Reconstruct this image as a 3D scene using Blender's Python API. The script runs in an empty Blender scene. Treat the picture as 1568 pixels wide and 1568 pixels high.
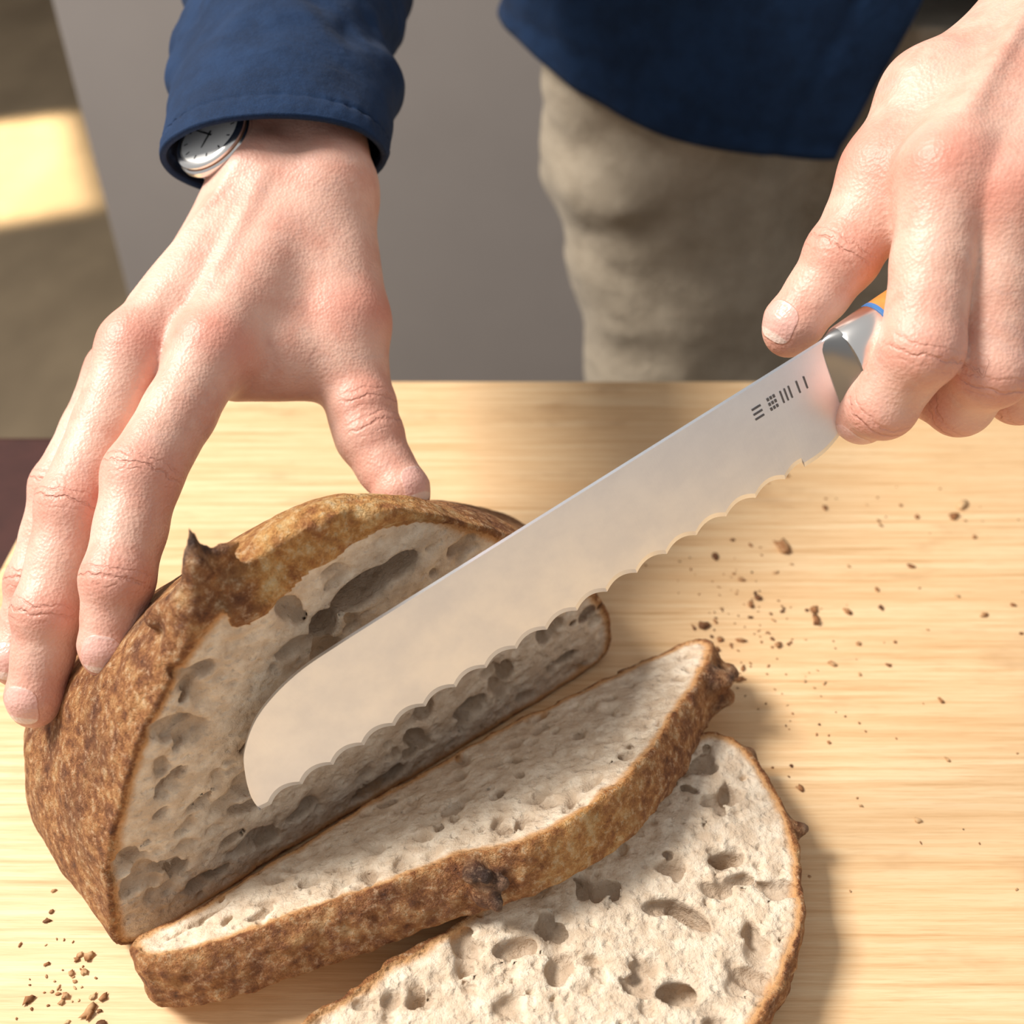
import bpy, math, random
import numpy as np
from mathutils import Vector
rng=np.random.RandomState(7); random.seed(7)
TZ=0.90                       # table/board top height in metres; modelling is done in centimetres
V=lambda *a: np.array(a,dtype=np.float64)
def nrm(v): v=np.asarray(v,float); return v/np.linalg.norm(v)
scene=bpy.context.scene
scene.view_settings.view_transform='Standard'
scene.view_settings.look='None'
# ------------------------------------------------------------------ noise
LAT=rng.rand(32,32,32).astype(np.float32)
def vnoise(x,y,z):
    x,y,z=np.broadcast_arrays(x,y,z)
    xi=np.floor(x).astype(np.int32);yi=np.floor(y).astype(np.int32);zi=np.floor(z).astype(np.int32)
    fx=(x-xi).astype(np.float32);fy=(y-yi).astype(np.float32);fz=(z-zi).astype(np.float32)
    fx=fx*fx*(3-2*fx);fy=fy*fy*(3-2*fy);fz=fz*fz*(3-2*fz)
    x0=xi&31;x1=(xi+1)&31;y0=yi&31;y1=(yi+1)&31;z0=zi&31;z1=(zi+1)&31
    a=LAT[x0,y0,z0]*(1-fx)+LAT[x1,y0,z0]*fx
    b=LAT[x0,y1,z0]*(1-fx)+LAT[x1,y1,z0]*fx
    c=LAT[x0,y0,z1]*(1-fx)+LAT[x1,y0,z1]*fx
    d=LAT[x0,y1,z1]*(1-fx)+LAT[x1,y1,z1]*fx
    return ((a*(1-fy)+b*fy)*(1-fz)+(c*(1-fy)+d*fy)*fz)*2-1
def fbm(x,y,z,o=3):
    s=0;a=1;f=1
    for i in range(o):
        s=s+a*vnoise(x*f+i*7.3,y*f+i*3.1,z*f+i*5.7);a*=.5;f*=2.03
    return s
# ------------------------------------------------------------------ implicit surfaces
def smin(a,b,k):
    h=np.clip(.5+.5*(b-a)/k,0,1)
    return b*(1-h)+a*h-k*h*(1-h)
class Fld:
    def __init__(s,lo,hi,h):
        s.lo=np.array(lo,float);s.h=h
        s.n=np.ceil((np.array(hi,float)-s.lo)/h).astype(int)+1
        s.ax=[(s.lo[i]+h*np.arange(s.n[i])).astype(np.float32) for i in range(3)]
        s.D=np.full(tuple(s.n),9.,np.float32)
    def box(s,lo,hi):
        sl=[];
        for i in range(3):
            a=int(max(0,math.floor((lo[i]-s.lo[i])/s.h)));b=int(min(s.n[i],math.ceil((hi[i]-s.lo[i])/s.h)+1))
            sl.append(slice(a,max(a,b)))
        X=s.ax[0][sl[0]][:,None,None];Y=s.ax[1][sl[1]][None,:,None];Z=s.ax[2][sl[2]][None,None,:]
        return tuple(sl),X,Y,Z
    def cap(s,a,b,ra,rb,k=.3):
        a=np.asarray(a,float);b=np.asarray(b,float);m=max(ra,rb)+k+.4
        sl,X,Y,Z=s.box(np.minimum(a,b)-m,np.maximum(a,b)+m)
        if 0 in s.D[sl].shape: return
        d=b-a;L=float(d@d)+1e-9
        t=np.clip(((X-a[0])*d[0]+(Y-a[1])*d[1]+(Z-a[2])*d[2])/L,0,1)
        q=np.sqrt((X-a[0]-t*d[0])**2+(Y-a[1]-t*d[1])**2+(Z-a[2]-t*d[2])**2)-(ra+(rb-ra)*t)
        s.D[sl]=smin(s.D[sl],q.astype(np.float32),k)
    def ell(s,c,r,axes,sub=False,k=.05):
        c=np.asarray(c,float);m=max(r)+k+.1
        sl,X,Y,Z=s.box(c-m,c+m)
        if 0 in s.D[sl].shape: return
        dx,dy,dz=X-c[0],Y-c[1],Z-c[2]
        q=0
        for i in range(3):
            ax=axes[i];q=q+((dx*ax[0]+dy*ax[1]+dz*ax[2])/r[i])**2
        d=(np.sqrt(q)-1)*min(r)
        if sub: s.D[sl]=-smin(-s.D[sl],d.astype(np.float32),k)
        else: s.D[sl]=smin(s.D[sl],d.astype(np.float32),k)
def nets(F):
    D=F.D;S=D<0
    cnt=np.zeros(tuple(np.array(D.shape)-1),np.int8)
    for i in (0,1):
        for j in (0,1):
            for k in (0,1):
                cnt+=S[i:D.shape[0]-1+i,j:D.shape[1]-1+j,k:D.shape[2]-1+k]
    act=(cnt>0)&(cnt<8)
    I=np.argwhere(act)
    idx=np.full(act.shape,-1,np.int32);idx[act]=np.arange(len(I))
    P=np.zeros((len(I),3));C=np.zeros(len(I))
    cor=[(i,j,k) for i in (0,1) for j in (0,1) for k in (0,1)]
    val={c:D[I[:,0]+c[0],I[:,1]+c[1],I[:,2]+c[2]] for c in cor}
    for a in cor:
        for ax in range(3):
            if a[ax]==0:
                b=list(a);b[ax]=1;b=tuple(b)
                fa,fb=val[a],val[b];x=(fa<0)!=(fb<0)
                t=np.where(x,fa/np.where(x,fa-fb,1),0)
                p=np.array(a,float)[None]+t[:,None]*(np.array(b)-np.array(a))[None]
                P+=p*x[:,None];C+=x
    P=(P/C[:,None]+I)*F.h+F.lo
    Q=[]
    for ax in range(3):
        o1,o2=(ax+1)%3,(ax+2)%3
        sa=[slice(1,-1)]*3;sb=[slice(1,-1)]*3
        sa[ax]=slice(0,-1);sb[ax]=slice(1,None)
        A=S[tuple(sa)];B=S[tuple(sb)]
        ch=np.argwhere(A!=B)
        if len(ch)==0: continue
        ins=A[ch[:,0],ch[:,1],ch[:,2]]
        base=ch.copy();base[:,o1]+=1;base[:,o2]+=1
        def cell(d1,d2):
            q=base.copy();q[:,o1]+=d1;q[:,o2]+=d2
            return idx[q[:,0],q[:,1],q[:,2]]
        q=np.stack([cell(-1,-1),cell(0,-1),cell(0,0),cell(-1,0)],1)
        q[~ins]=q[~ins][:,::-1]
        Q.append(q)
    return P,np.concatenate(Q)
# ------------------------------------------------------------------ mesh helpers
def link(o,parent=None):
    scene.collection.objects.link(o)
    if parent is not None:
        o.parent=parent;o.location=tuple(-Vector(parent.location)+Vector(o.location))
    return o
def mesh_obj(name,P,Q,mat,parent=None,attrs=None,smooth=True):
    """P in cm relative to board top"""
    P=np.asarray(P,float)/100.;P=P.copy();P[:,2]+=TZ
    me=bpy.data.meshes.new(name)
    if isinstance(Q,np.ndarray):
        n=len(Q);k=Q.shape[1]
        me.vertices.add(len(P));me.vertices.foreach_set('co',P.astype(np.float32).ravel())
        me.loops.add(n*k);me.loops.foreach_set('vertex_index',Q.astype(np.int32).ravel())
        me.polygons.add(n);me.polygons.foreach_set('loop_start',np.arange(0,n*k,k,dtype=np.int32))
        me.polygons.foreach_set('loop_total',np.full(n,k,np.int32))
        me.update(calc_edges=True);me.validate()
    else:
        me.from_pydata([tuple(p) for p in P],[],[tuple(q) for q in Q]);me.update()
    if smooth: me.polygons.foreach_set('use_smooth',np.ones(len(me.polygons),bool))
    if attrs:
        for k_,v in attrs.items():
            a=me.attributes.new(k_,'FLOAT','POINT');a.data.foreach_set('value',np.asarray(v,np.float32))
    if mat: me.materials.append(mat)
    o=bpy.data.objects.new(name,me)
    return link(o,parent)
def empty(name,loc=(0,0,0)):
    e=bpy.data.objects.new(name,None);e.empty_display_size=.05
    e.location=(loc[0]/100,loc[1]/100,loc[2]/100+TZ);scene.collection.objects.link(e);return e
def grid_faces(nu,nv):
    return np.array([(i*nv+j,(i+1)*nv+j,(i+1)*nv+j+1,i*nv+j+1) for i in range(nu-1) for j in range(nv-1)],np.int32)
def boxmesh(lo,hi):
    x0,y0,z0=lo;x1,y1,z1=hi
    P=[(x0,y0,z0),(x1,y0,z0),(x1,y1,z0),(x0,y1,z0),(x0,y0,z1),(x1,y0,z1),(x1,y1,z1),(x0,y1,z1)]
    Q=[(0,3,2,1),(4,5,6,7),(0,1,5,4),(1,2,6,5),(2,3,7,6),(3,0,4,7)]
    return P,Q
def bevel(o,w,seg=3):
    m=o.modifiers.new('b','BEVEL');m.width=w/100;m.segments=seg;m.limit_method='ANGLE'
def catmull(pts,n=8,closed=True):
    pts=np.array(pts,float);N=len(pts);out=[]
    for i in range(N if closed else N-1):
        g=lambda j: pts[j%N] if closed else pts[min(max(j,0),N-1)]
        p0,p1,p2,p3=g(i-1),g(i),g(i+1),g(i+2)
        for t in np.arange(n)/n:
            out.append(.5*((2*p1)+(-p0+p2)*t+(2*p0-5*p1+4*p2-p3)*t*t+(-p0+3*p1-3*p2+p3)*t**3))
    if not closed: out.append(pts[-1])
    return np.array(out)
# ------------------------------------------------------------------ material helper
class M:
    def __init__(s,name,**kw):
        s.m=bpy.data.materials.new(name);s.m.use_nodes=True;s.nt=s.m.node_tree
        s.b=s.nt.nodes['Principled BSDF']
        tc=s.nt.nodes.new('ShaderNodeTexCoord')
        s.P=s.vm('SCALE',tc.outputs['Object'],scale=100.)
        for k,v in kw.items(): s.set(k.replace('_',' '),v)
    def set(s,k,v): s.inp(s.b.inputs[k],v)
    def inp(s,i,v):
        if isinstance(v,bpy.types.NodeSocket): s.nt.links.new(v,i)
        else:
            if isinstance(v,(tuple,list)) and len(v)==3 and i.type=='RGBA': v=(*v,1)
            i.default_value=v
    def vm(s,op,a,b=None,scale=None):
        n=s.nt.nodes.new('ShaderNodeVectorMath');n.operation=op;s.inp(n.inputs[0],a)
        if b is not None: s.inp(n.inputs[1],b)
        if scale is not None: s.inp(n.inputs['Scale'],scale)
        return n.outputs[0]
    def ma(s,op,a,b=None,c=None,clamp=False):
        n=s.nt.nodes.new('ShaderNodeMath');n.operation=op;n.use_clamp=clamp;s.inp(n.inputs[0],a)
        if b is not None: s.inp(n.inputs[1],b)
        if c is not None: s.inp(n.inputs[2],c)
        return n.outputs[0]
    def noise(s,vec,sc,det=3,rough=.5,dist=0.):
        n=s.nt.nodes.new('ShaderNodeTexNoise');s.inp(n.inputs['Vector'],vec);n.inputs['Scale'].default_value=sc
        n.inputs['Detail'].default_value=det;n.inputs['Roughness'].default_value=rough;n.inputs['Distortion'].default_value=dist
        return n.outputs[0]
    def vor(s,vec,sc,feat='F1'):
        n=s.nt.nodes.new('ShaderNodeTexVoronoi');n.feature=feat;s.inp(n.inputs['Vector'],vec);n.inputs['Scale'].default_value=sc
        return n.outputs[0]
    def mix(s,f,a,b,mode='MIX'):
        n=s.nt.nodes.new('ShaderNodeMix');n.data_type='RGBA';n.blend_type=mode
        s.inp(n.inputs[0],f);s.inp(n.inputs[6],a);s.inp(n.inputs[7],b);return n.outputs[2]
    def ramp(s,f,stops):
        n=s.nt.nodes.new('ShaderNodeValToRGB');s.inp(n.inputs[0],f);r=n.color_ramp
        while len(r.elements)<len(stops): r.elements.new(.5)
        for e,(p,c) in zip(r.elements,stops):
            e.position=p
            if not isinstance(c,(tuple,list)): c=(c,c,c)
            e.color=(*c,1)
        return n.outputs[0]
    def step(s,v,a,b):
        n=s.nt.nodes.new('ShaderNodeMapRange');n.interpolation_type='SMOOTHSTEP';s.inp(n.inputs[0],v)
        n.inputs[1].default_value=a;n.inputs[2].default_value=b;return n.outputs[0]
    def attr(s,name):
        n=s.nt.nodes.new('ShaderNodeAttribute');n.attribute_name=name;return n.outputs['Fac']
    def bump(s,h,dist,strength=1.,normal=None):
        n=s.nt.nodes.new('ShaderNodeBump');n.inputs['Distance'].default_value=dist;n.inputs['Strength'].default_value=strength
        s.inp(n.inputs['Height'],h)
        if normal is not None: s.nt.links.new(normal,n.inputs['Normal'])
        s.last=n.outputs[0];s.nt.links.new(s.last,s.b.inputs['Normal']);return s.last
# ------------------------------------------------------------------ materials
def m_skin():
    s=M('skin',Roughness=.48)
    red=s.attr('red');n1=s.noise(s.P,.9,3);n2=s.noise(s.P,3.5,3,.6)
    c=s.mix(s.step(n1,.35,.7),(.76,.475,.37),(.68,.365,.275))
    c=s.mix(s.ma('MULTIPLY',s.step(n2,.45,.75),.4),c,(.80,.545,.44))
    vn=s.noise(s.P,.55,2,.5,1.2)
    c=s.mix(s.ma('MULTIPLY',s.ma('MULTIPLY',s.step(vn,.48,.505),s.step(vn,.535,.51)),.12),c,(.50,.38,.38))
    c=s.mix(s.ma('MULTIPLY',red,.85,clamp=True),c,(.65,.22,.155))
    nail=s.attr('nail');ins=s.step(nail,1.05,.97);nu=s.attr('nailu')
    nc=s.mix(s.step(nu,.52,.58),(.76,.44,.37),(.84,.64,.55));nc=s.mix(s.step(nu,-.22,-.34),nc,(.80,.54,.47))
    c=s.mix(ins,c,nc)
    wr=s.attr('wr');wm=s.attr('wm')
    ph=s.ma('ADD',s.ma('MULTIPLY',wr,21.),s.ma('MULTIPLY',s.noise(s.P,1.6,3,.6),13.))
    w=s.ma('MULTIPLY',s.ma('POWER',s.ma('MULTIPLY_ADD',s.ma('SINE',ph),.5,.5),4.),wm)
    c=s.mix(s.ma('MULTIPLY',w,.25),c,(.55,.22,.16))
    s.set('Base Color',c);s.set('Roughness',s.mix(ins,(.47,)*3,(.3,)*3))
    s.set('Subsurface Weight',.12);s.set('Subsurface Radius',(1.,.35,.2));s.set('Subsurface Scale',.004)
    nb=s.bump(s.ma('MULTIPLY',w,-1.),.00032)
    nb=s.bump(s.ma('ADD',s.vor(s.P,10.),s.ma('MULTIPLY',s.noise(s.P,4.,4,.6),1.8)),.00022,.6,nb)
    s.bump(s.step(nail,1.15,.95),.0003,.6,nb)
    return s.m
def m_bread(name):
    s=M(name,Roughness=.85)
    d=s.attr('depth')
    nz=s.noise(s.P,2.1,5,.68);nf=s.noise(s.P,6.,3,.6);nb=s.noise(s.P,.45,3,.6)
    dd=s.ma('ADD',d,s.ma('MULTIPLY',s.ma('SUBTRACT',nf,.5),.2))
    cr=s.ramp(nz,[(.30,(.12,.036,.010)),(.42,(.28,.098,.028)),(.53,(.48,.205,.065)),(.67,(.70,.41,.18))])
    cr=s.mix(s.ma('MULTIPLY',s.step(nb,.50,.66),.45),cr,(.16,.052,.017))
    gold=s.attr('gold');cr=s.mix(s.ma('MULTIPLY',gold,.8),cr,s.ramp(nz,[(.35,(.44,.16,.04)),(.50,(.72,.36,.10)),(.66,(.88,.63,.30))]))
    dark=s.attr('dark');cr=s.mix(dark,cr,s.mix(s.step(nz,.40,.62),(.050,.020,.011),(.26,.14,.08)))
    fl=s.ma('MULTIPLY',s.step(s.noise(s.P,4.2,5,.75),.52,.66),s.step(nb,.28,.48))
    fl=s.ma('MULTIPLY',fl,s.ma('SUBTRACT',1.,s.ma('MULTIPLY',dark,.7),clamp=True))
    cr=s.mix(s.ma('MULTIPLY',fl,.5),cr,(.74,.55,.38))
    crumb=s.mix(s.step(s.noise(s.P,1.7,5,.62),.35,.7),(.66,.51,.365),(.87,.74,.58))
    sp=s.step(s.noise(s.P,8.,2,.5),.64,.74);crumb=s.mix(s.ma('MULTIPLY',sp,.25),crumb,(.50,.31,.17))
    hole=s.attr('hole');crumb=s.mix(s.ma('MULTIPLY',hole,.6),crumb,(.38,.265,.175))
    tr=s.mix(s.step(dd,.22,.50),(.58,.31,.13),crumb)
    c=s.mix(s.step(dd,.13,.23),cr,tr)
    s.set('Base Color',c)
    s.set('Roughness',s.mix(s.step(dd,.06,.16),(.62,)*3,(.9,)*3))
    iscr=s.step(dd,.1,.3)
    pores=s.ma('MULTIPLY',s.step(s.vor(s.P,3.2),.05,.5),iscr)
    n_=s.bump(pores,.0008,.6)
    n_=s.bump(s.noise(s.P,2.2,5,.62),.0035,.55,n_)
    n_=s.bump(s.noise(s.P,12.,4,.7),.0007,.55,n_)
    s.bump(s.ma('MULTIPLY',s.noise(s.P,3.6,5,.72),s.ma('SUBTRACT',1.,iscr)),.0038,.95,n_)
    s.set('Subsurface Weight',.06);s.set('Subsurface Scale',.003);s.set('Subsurface Radius',(1.,.7,.4))
    return s.m
def m_board():
    s=M('bamboo_board',Roughness=.5)
    g=s.vm('MULTIPLY',s.P,(.03,1.,1.))
    streak=s.noise(g,3.4,6,.70,.25);fine=s.noise(s.vm('MULTIPLY',s.P,(.05,1.,1.)),13.,3,.6)
    strip=s.noise(s.vm('MULTIPLY',s.P,(.012,.42,.3)),1.,1)
    c=s.ramp(streak,[(.3,(.60,.35,.155)),(.44,(.79,.52,.275)),(.58,(.88,.64,.375)),(.8,(.94,.73,.49))])
    c=s.mix(s.ma('MULTIPLY',s.step(strip,.4,.62),.35),c,(.76,.48,.24))
    c=s.mix(s.ma('MULTIPLY',s.step(fine,.5,.72),.38),c,(.60,.35,.16))
    blot=s.step(s.noise(s.vm('MULTIPLY',s.P,(.5,1.,1.)),.30,4,.6),.55,.74)
    c=s.mix(s.ma('MULTIPLY',blot,.5),c,(.50,.28,.13))
    s.set('Base Color',c);s.set('Roughness',s.mix(streak,(.42,)*3,(.6,)*3))
    n_=s.bump(fine,.0002,.35);s.bump(streak,.0004,.3,n_)
    return s.m
def m_cloth(name,ca,cb,weave=28.,b=.00035,sheen=.03):
    s=M(name,Roughness=.85)
    n1=s.noise(s.P,.5,4,.6);n2=s.noise(s.P,weave,2,.6)
    c=s.mix(s.step(n1,.3,.7),ca,cb);c=s.mix(s.ma('MULTIPLY',s.step(n2,.4,.7),.4),c,tuple(min(1,x*1.9) for x in cb))
    s.set('Base Color',c);s.set('Sheen Weight',sheen);s.set('Specular IOR Level',.25)
    n_=s.bump(n2,b,.6);s.bump(s.noise(s.P,.8,4,.55),.003,.5,n_)
    return s.m
def m_simple(name,col,rough=.5,metal=0.,nsc=None,namp=.3,bump=0.):
    s=M(name,Roughness=rough,Metallic=metal)
    if nsc:
        n=s.noise(s.P,nsc,4,.6);s.set('Base Color',s.mix(n,tuple(x*(1-namp) for x in col),tuple(min(1,x*(1+namp)) for x in col)))
        if bump: s.bump(n,bump,.5)
    else: s.set('Base Color',col)
    return s.m
def m_steel():
    s=M('blade_steel',Metallic=1.)
    n=s.nt.nodes.new('ShaderNodeVectorMath');n.operation='DOT_PRODUCT';s.nt.links.new(s.P,n.inputs[0]);n.inputs[1].default_value=(-.430,.075,.900)
    n2=s.nt.nodes.new('ShaderNodeVectorMath');n2.operation='DOT_PRODUCT';s.nt.links.new(s.P,n2.inputs[0]);n2.inputs[1].default_value=(.847,.378,.373)
    cb=s.nt.nodes.new('ShaderNodeCombineXYZ');s.nt.links.new(s.ma('MULTIPLY',n.outputs['Value'],.6),cb.inputs[0]);s.nt.links.new(s.ma('MULTIPLY',n2.outputs['Value'],6.),cb.inputs[1])
    br=s.noise(cb.outputs[0],3.,4,.6);sm=s.noise(s.P,.8,4,.6)
    s.set('Base Color',s.mix(s.step(sm,.3,.75),(.90,.94,1.0),(.82,.86,.93)))
    s.set('Roughness',s.mix(sm,(.34,)*3,(.46,)*3))
    s.bump(br,.00006,.35)
    return s.m
SKIN=m_skin();BREAD=m_bread('bread');BOARD=m_board()
NAVY=m_cloth('navy_cotton',(.0028,.0135,.042),(.0065,.026,.076));KHAKI=m_cloth('khaki_twill',(.28,.23,.17),(.37,.31,.235),30.,.0003,.1)
STEEL=m_steel();POL=m_simple('polished_steel',(.88,.86,.84),.22,1.);DKST=m_simple('shaded_steel',(.30,.30,.30),.35,1.)
WOODH=m_simple('handle_wood',(.62,.25,.06),.4,0,3.,.3)
# ------------------------------------------------------------------ bread
def poly_lut(poly,res=.05,pad=2.5):
    poly=np.array(poly);lo=poly.min(0)-pad;hi=poly.max(0)+pad
    xs=np.arange(lo[0],hi[0],res);ys=np.arange(lo[1],hi[1],res)
    X,Y=np.meshgrid(xs,ys,indexing='ij');d=np.full(X.shape,1e9);ins=np.zeros(X.shape,bool)
    N=len(poly)
    for i in range(N):
        a=poly[i];b=poly[(i+1)%N];e=b-a;L=e@e+1e-12
        t=np.clip(((X-a[0])*e[0]+(Y-a[1])*e[1])/L,0,1)
        d=np.minimum(d,(X-a[0]-t*e[0])**2+(Y-a[1]-t*e[1])**2)
        c=((a[1]>Y)!=(b[1]>Y));
        if abs(e[1])>1e-9: ins^=c&(X<(e[0]*(Y-a[1])/e[1]+a[0]))
    d=np.sqrt(d);d[ins]*=-1
    d=d.astype(np.float32)
    def f(x,y):
        u=np.clip((x-lo[0])/res,0,len(xs)-1.01);v=np.clip((y-lo[1])/res,0,len(ys)-1.01)
        i=u.astype(np.int32);j=v.astype(np.int32);fu=u-i;fv=v-j
        return (d[i,j]*(1-fu)+d[i+1,j]*fu)*(1-fv)+(d[i,j+1]*(1-fu)+d[i+1,j+1]*fu)*fv
    return f
def bubbles(F,L,n,region,faces,big=(),seed=1,hole=[],skip=None,rmax=.38):
    """F coords: (w, s, z). faces: list of (axisvalue s) where cut surfaces are"""
    r_=np.random.RandomState(seed)
    for c,r,ax in big:
        F.ell(c,r,ax,True,.06);hole.append((np.array(c),max(r)))
        for q in range(0 if max(r)>.75 else 3):     # irregular lobes around each cavity
            o=r_.randn(3)*np.array([.6,.15,.5])*np.array([max(r),max(r),min(r[0],r[2])])
            F.ell(np.array(c)+o,tuple(np.array(r)*r_.uniform(.35,.6)),ax,True,.04)
    for i in range(n):
        w=r_.uniform(region[0],region[1]);z=r_.uniform(region[2],region[3])
        sf=faces[r_.randint(len(faces))]
        r=min(rmax,.055*(1-r_.rand())**(-.56))
        s=sf+r_.uniform(-.5,.6)*r
        if skip and skip(w,z): continue
        dep=-float(L(np.array([w]),np.array([abs(s)]),np.array([z]))[0])
        if dep<.3+r: continue
        a=nrm(np.array([r_.randn(),r_.randn()*.4,r_.randn()*.6]));b=nrm(np.cross(a,r_.randn(3)))
        F.ell((w,s,z),(r*r_.uniform(1.0,2.2),r,r*r_.uniform(.5,1.)),[a,b,np.cross(a,b)],True,.03)
        if r>.17:
            for q in range(2): F.ell((w+r_.randn()*r*.9,s,z+r_.randn()*r*.7),(r*r_.uniform(.5,1.),r*.8,r*r_.uniform(.4,.8)),[a,b,np.cross(a,b)],True,.03)
        if r>.15: hole.append((np.array([w,s,z]),r*1.3))
# loaf --------------------------------------------------
E=V(.796,.605,0);NB=V(-.605,.796,0)   # NB points into the loaf (away from the cut)
A0=V(-11.7,16.6,0)-NB*.35
prof=[(1.0,.0),(-.2,.35),(-.5,1.2),(-.3,2.5),(.2,4.5),(1.0,6.4),(1.8,8.1),(2.9,9.7),(3.9,10.8),(5.0,11.7),(5.6,12.05),(6.3,12.4),(7.3,12.75),(8.6,12.85),(9.8,12.5),(11.3,11.6),(12.8,10.5),(14.4,9.1),(16.8,6.4),(18.1,4.5),(19.0,2.6),(19.3,1.3),(18.9,.3),(17.5,.0),(13,.0),(9,.0),(5,.0)]
lutL=poly_lut(catmull(prof,5))
GS=np.array([-1,0,1,2,3,4,5,6,7,8,9,10,11,12,14.]);GZ=np.array([1,1,.985,.93,.86,.785,.71,.63,.55,.47,.39,.30,.21,.12,.05])
GWs=np.array([1,1,1.015,1.03,1.045,1.055,1.06,1.055,1.03,.99,.93,.84,.72,.5,.2])
def L_loaf(w,s,z):
    gz=np.interp(s,GS,GZ).astype(np.float32);gw=np.interp(s,GS,GWs).astype(np.float32)
    zt=np.clip(z/(12.5*gz),0,1.3)
    z2=z*(1+(1/gz-1)*zt**1.3)
    d=lutL(9.4+(w-9.4)/gw,z2)*np.minimum(1.,.25+.75*np.minimum(gz*1.3,gw))
    d=np.where(s>11.,np.maximum(d,(s-11.)),d)
    return d+.12*fbm(w*.45,s*.45,z*.45,2)+.035*vnoise(w*2.6,s*2.6,z*2.6)
def zc(w,z): # crumb / burst crust border on the cut face
    return np.interp(w,[4.6,5.2,6.2,7.7,9.7,11.4,12.6,13.5],[14,10.6,10.6,11.3,11.75,11.2,10.7,14])+.18*vnoise(w*1.6,w*0+.5,w*0)
def build_loaf():
    F=Fld((-1.9,-.7,-.4),(20.8,12.3,14.9),.11)
    X,Y,Z=np.broadcast_arrays(F.ax[0][:,None,None],F.ax[1][None,:,None],F.ax[2][None,None,:])
    F.D=L_loaf(X,Y,Z).astype(np.float32)
    # ear: a lifted, torn flap of crust at the score line, running down the left shoulder
    F.cap((4.3,.5,10.5),(4.95,.6,12.9),.55,.36,.25);F.cap((4.95,.6,12.9),(5.0,.65,13.75),.36,.12,.12)
    F.cap((5.4,.5,11.0),(5.55,.5,13.0),.5,.34,.25);F.cap((5.55,.45,12.6),(6.05,.45,13.45),.36,.16,.12)
    F.cap((5.0,.5,12.9),(5.9,.5,12.9),.28,.25,.15)
    F.cap((3.1,.55,9.3),(4.4,.55,11.4),.30,.45,.3)
    F.cap((4.5,.7,11.6),(3.7,1.6,10.7),.40,.3,.4)
    x1=F.ax[0][:,None,None];z1=F.ax[2][None,None,:]
    zz=(z1-zc(x1,0))
    off=.30*np.clip(zz,0,9)**1.4-.14*np.clip(zz/.25,0,1)
    lump=.18*fbm(X*1.1,Y*1.1,Z*1.1,3)*np.clip(zz/.3,0,1)
    F.D=np.maximum(F.D,(off+lump-.035*vnoise(x1*2.2,z1*2.2,x1*0)-Y).astype(np.float32))
    F.D=(F.D+.05*vnoise(X*3.5,Y*3.5,Z*3.5)*(Z>11.5)).astype(np.float32)
    F.D=np.maximum(F.D,.02-Z)
    def rot(a): c,s=math.cos(a),math.sin(a);return [V(c,0,s),V(0,1,0),V(-s,0,c)]
    big=[((9.1,.5,9.75),(1.15,1.2,.66),rot(.15)),((10.3,.3,9.95),(.76,.9,.48),rot(.1)),((7.75,.5,9.15),(.5,.9,.66),rot(.2)),((9.0,1.2,9.8),(.5,1.2,.3),rot(.2)),
         ((12.6,.3,2.0),(.75,.8,.42),rot(.1)),((8.8,.2,.75),(1.1,.8,.35),rot(.05)),((17.9,.3,3.3),(.45,.6,.42),rot(0)),((15.9,.3,3.6),(.35,.6,.7),rot(.2)),
         ((14.2,.25,2.8),(.3,.5,.65),rot(.2)),((1.9,.2,2.3),(.35,.45,.3),rot(.5)),((2.4,.15,6.2),(.65,.35,.16),rot(.7)),((3.1,.1,7.6),(.5,.3,.14),rot(.9)),
         ((5.2,.15,5.9),(.6,.4,.18),rot(.8)),((4.3,.15,3.3),(.6,.35,.25),rot(-.4)),((6.0,.2,1.6),(.6,.5,.3),rot(.1)),((2.9,.2,1.1),(.5,.45,.22),rot(.1)),
         ((17.0,.2,1.6),(.5,.4,.3),rot(0)),((10.8,.2,3.2),(.4,.5,.6),rot(.1)),((3.6,.2,9.2),(.5,.3,.14),rot(.9))]
    hole=[]
    bubbles(F,L_loaf,1500,(0,19.2,.2,12.4),[0.],big,3,hole,lambda w,z: z>float(zc(np.array(w),0))-.35)
    P,Q=nets(F)
    w,s,z=P[:,0],P[:,1],P[:,2]
    dep=-L_loaf(w,s,z)
    up=(z>zc(w,0)-.03)&(s<2.5)
    dep=np.where(up,np.minimum(dep,.0),dep)
    ear=(np.abs(w-5.2)<1.2)&(z>11.6)&(s<1.9)
    dep=np.where(ear,np.minimum(dep,0),dep)
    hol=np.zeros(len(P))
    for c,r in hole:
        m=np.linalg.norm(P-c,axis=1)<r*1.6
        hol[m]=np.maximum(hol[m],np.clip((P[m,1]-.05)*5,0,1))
    gold=np.clip((w-5.6)/.7,0,1)*np.clip((z-8.5)/2.,0,1)*np.clip((14.5-w)/5,0,1)*np.clip((3.-s)/2,0,1)
    dark=np.where(ear,np.clip((z-12.6)*1.2+.6*vnoise(w*3,s*3,z*3),0,1)*np.clip((6.4-w)*3,0,1),0)
    rid=np.exp(-((w-(4.75-.42*s))/.28)**2)*(s>.5)*(s<4.)*(z>8);dark=np.maximum(dark,.6*rid*np.clip(.6+vnoise(w*2,s*2,z*2),0,1))
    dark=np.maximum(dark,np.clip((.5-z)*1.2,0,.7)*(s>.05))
    W=A0[None]+w[:,None]*E+s[:,None]*NB;W[:,2]=z
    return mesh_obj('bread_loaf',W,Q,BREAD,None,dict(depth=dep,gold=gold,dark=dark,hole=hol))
build_loaf()
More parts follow.
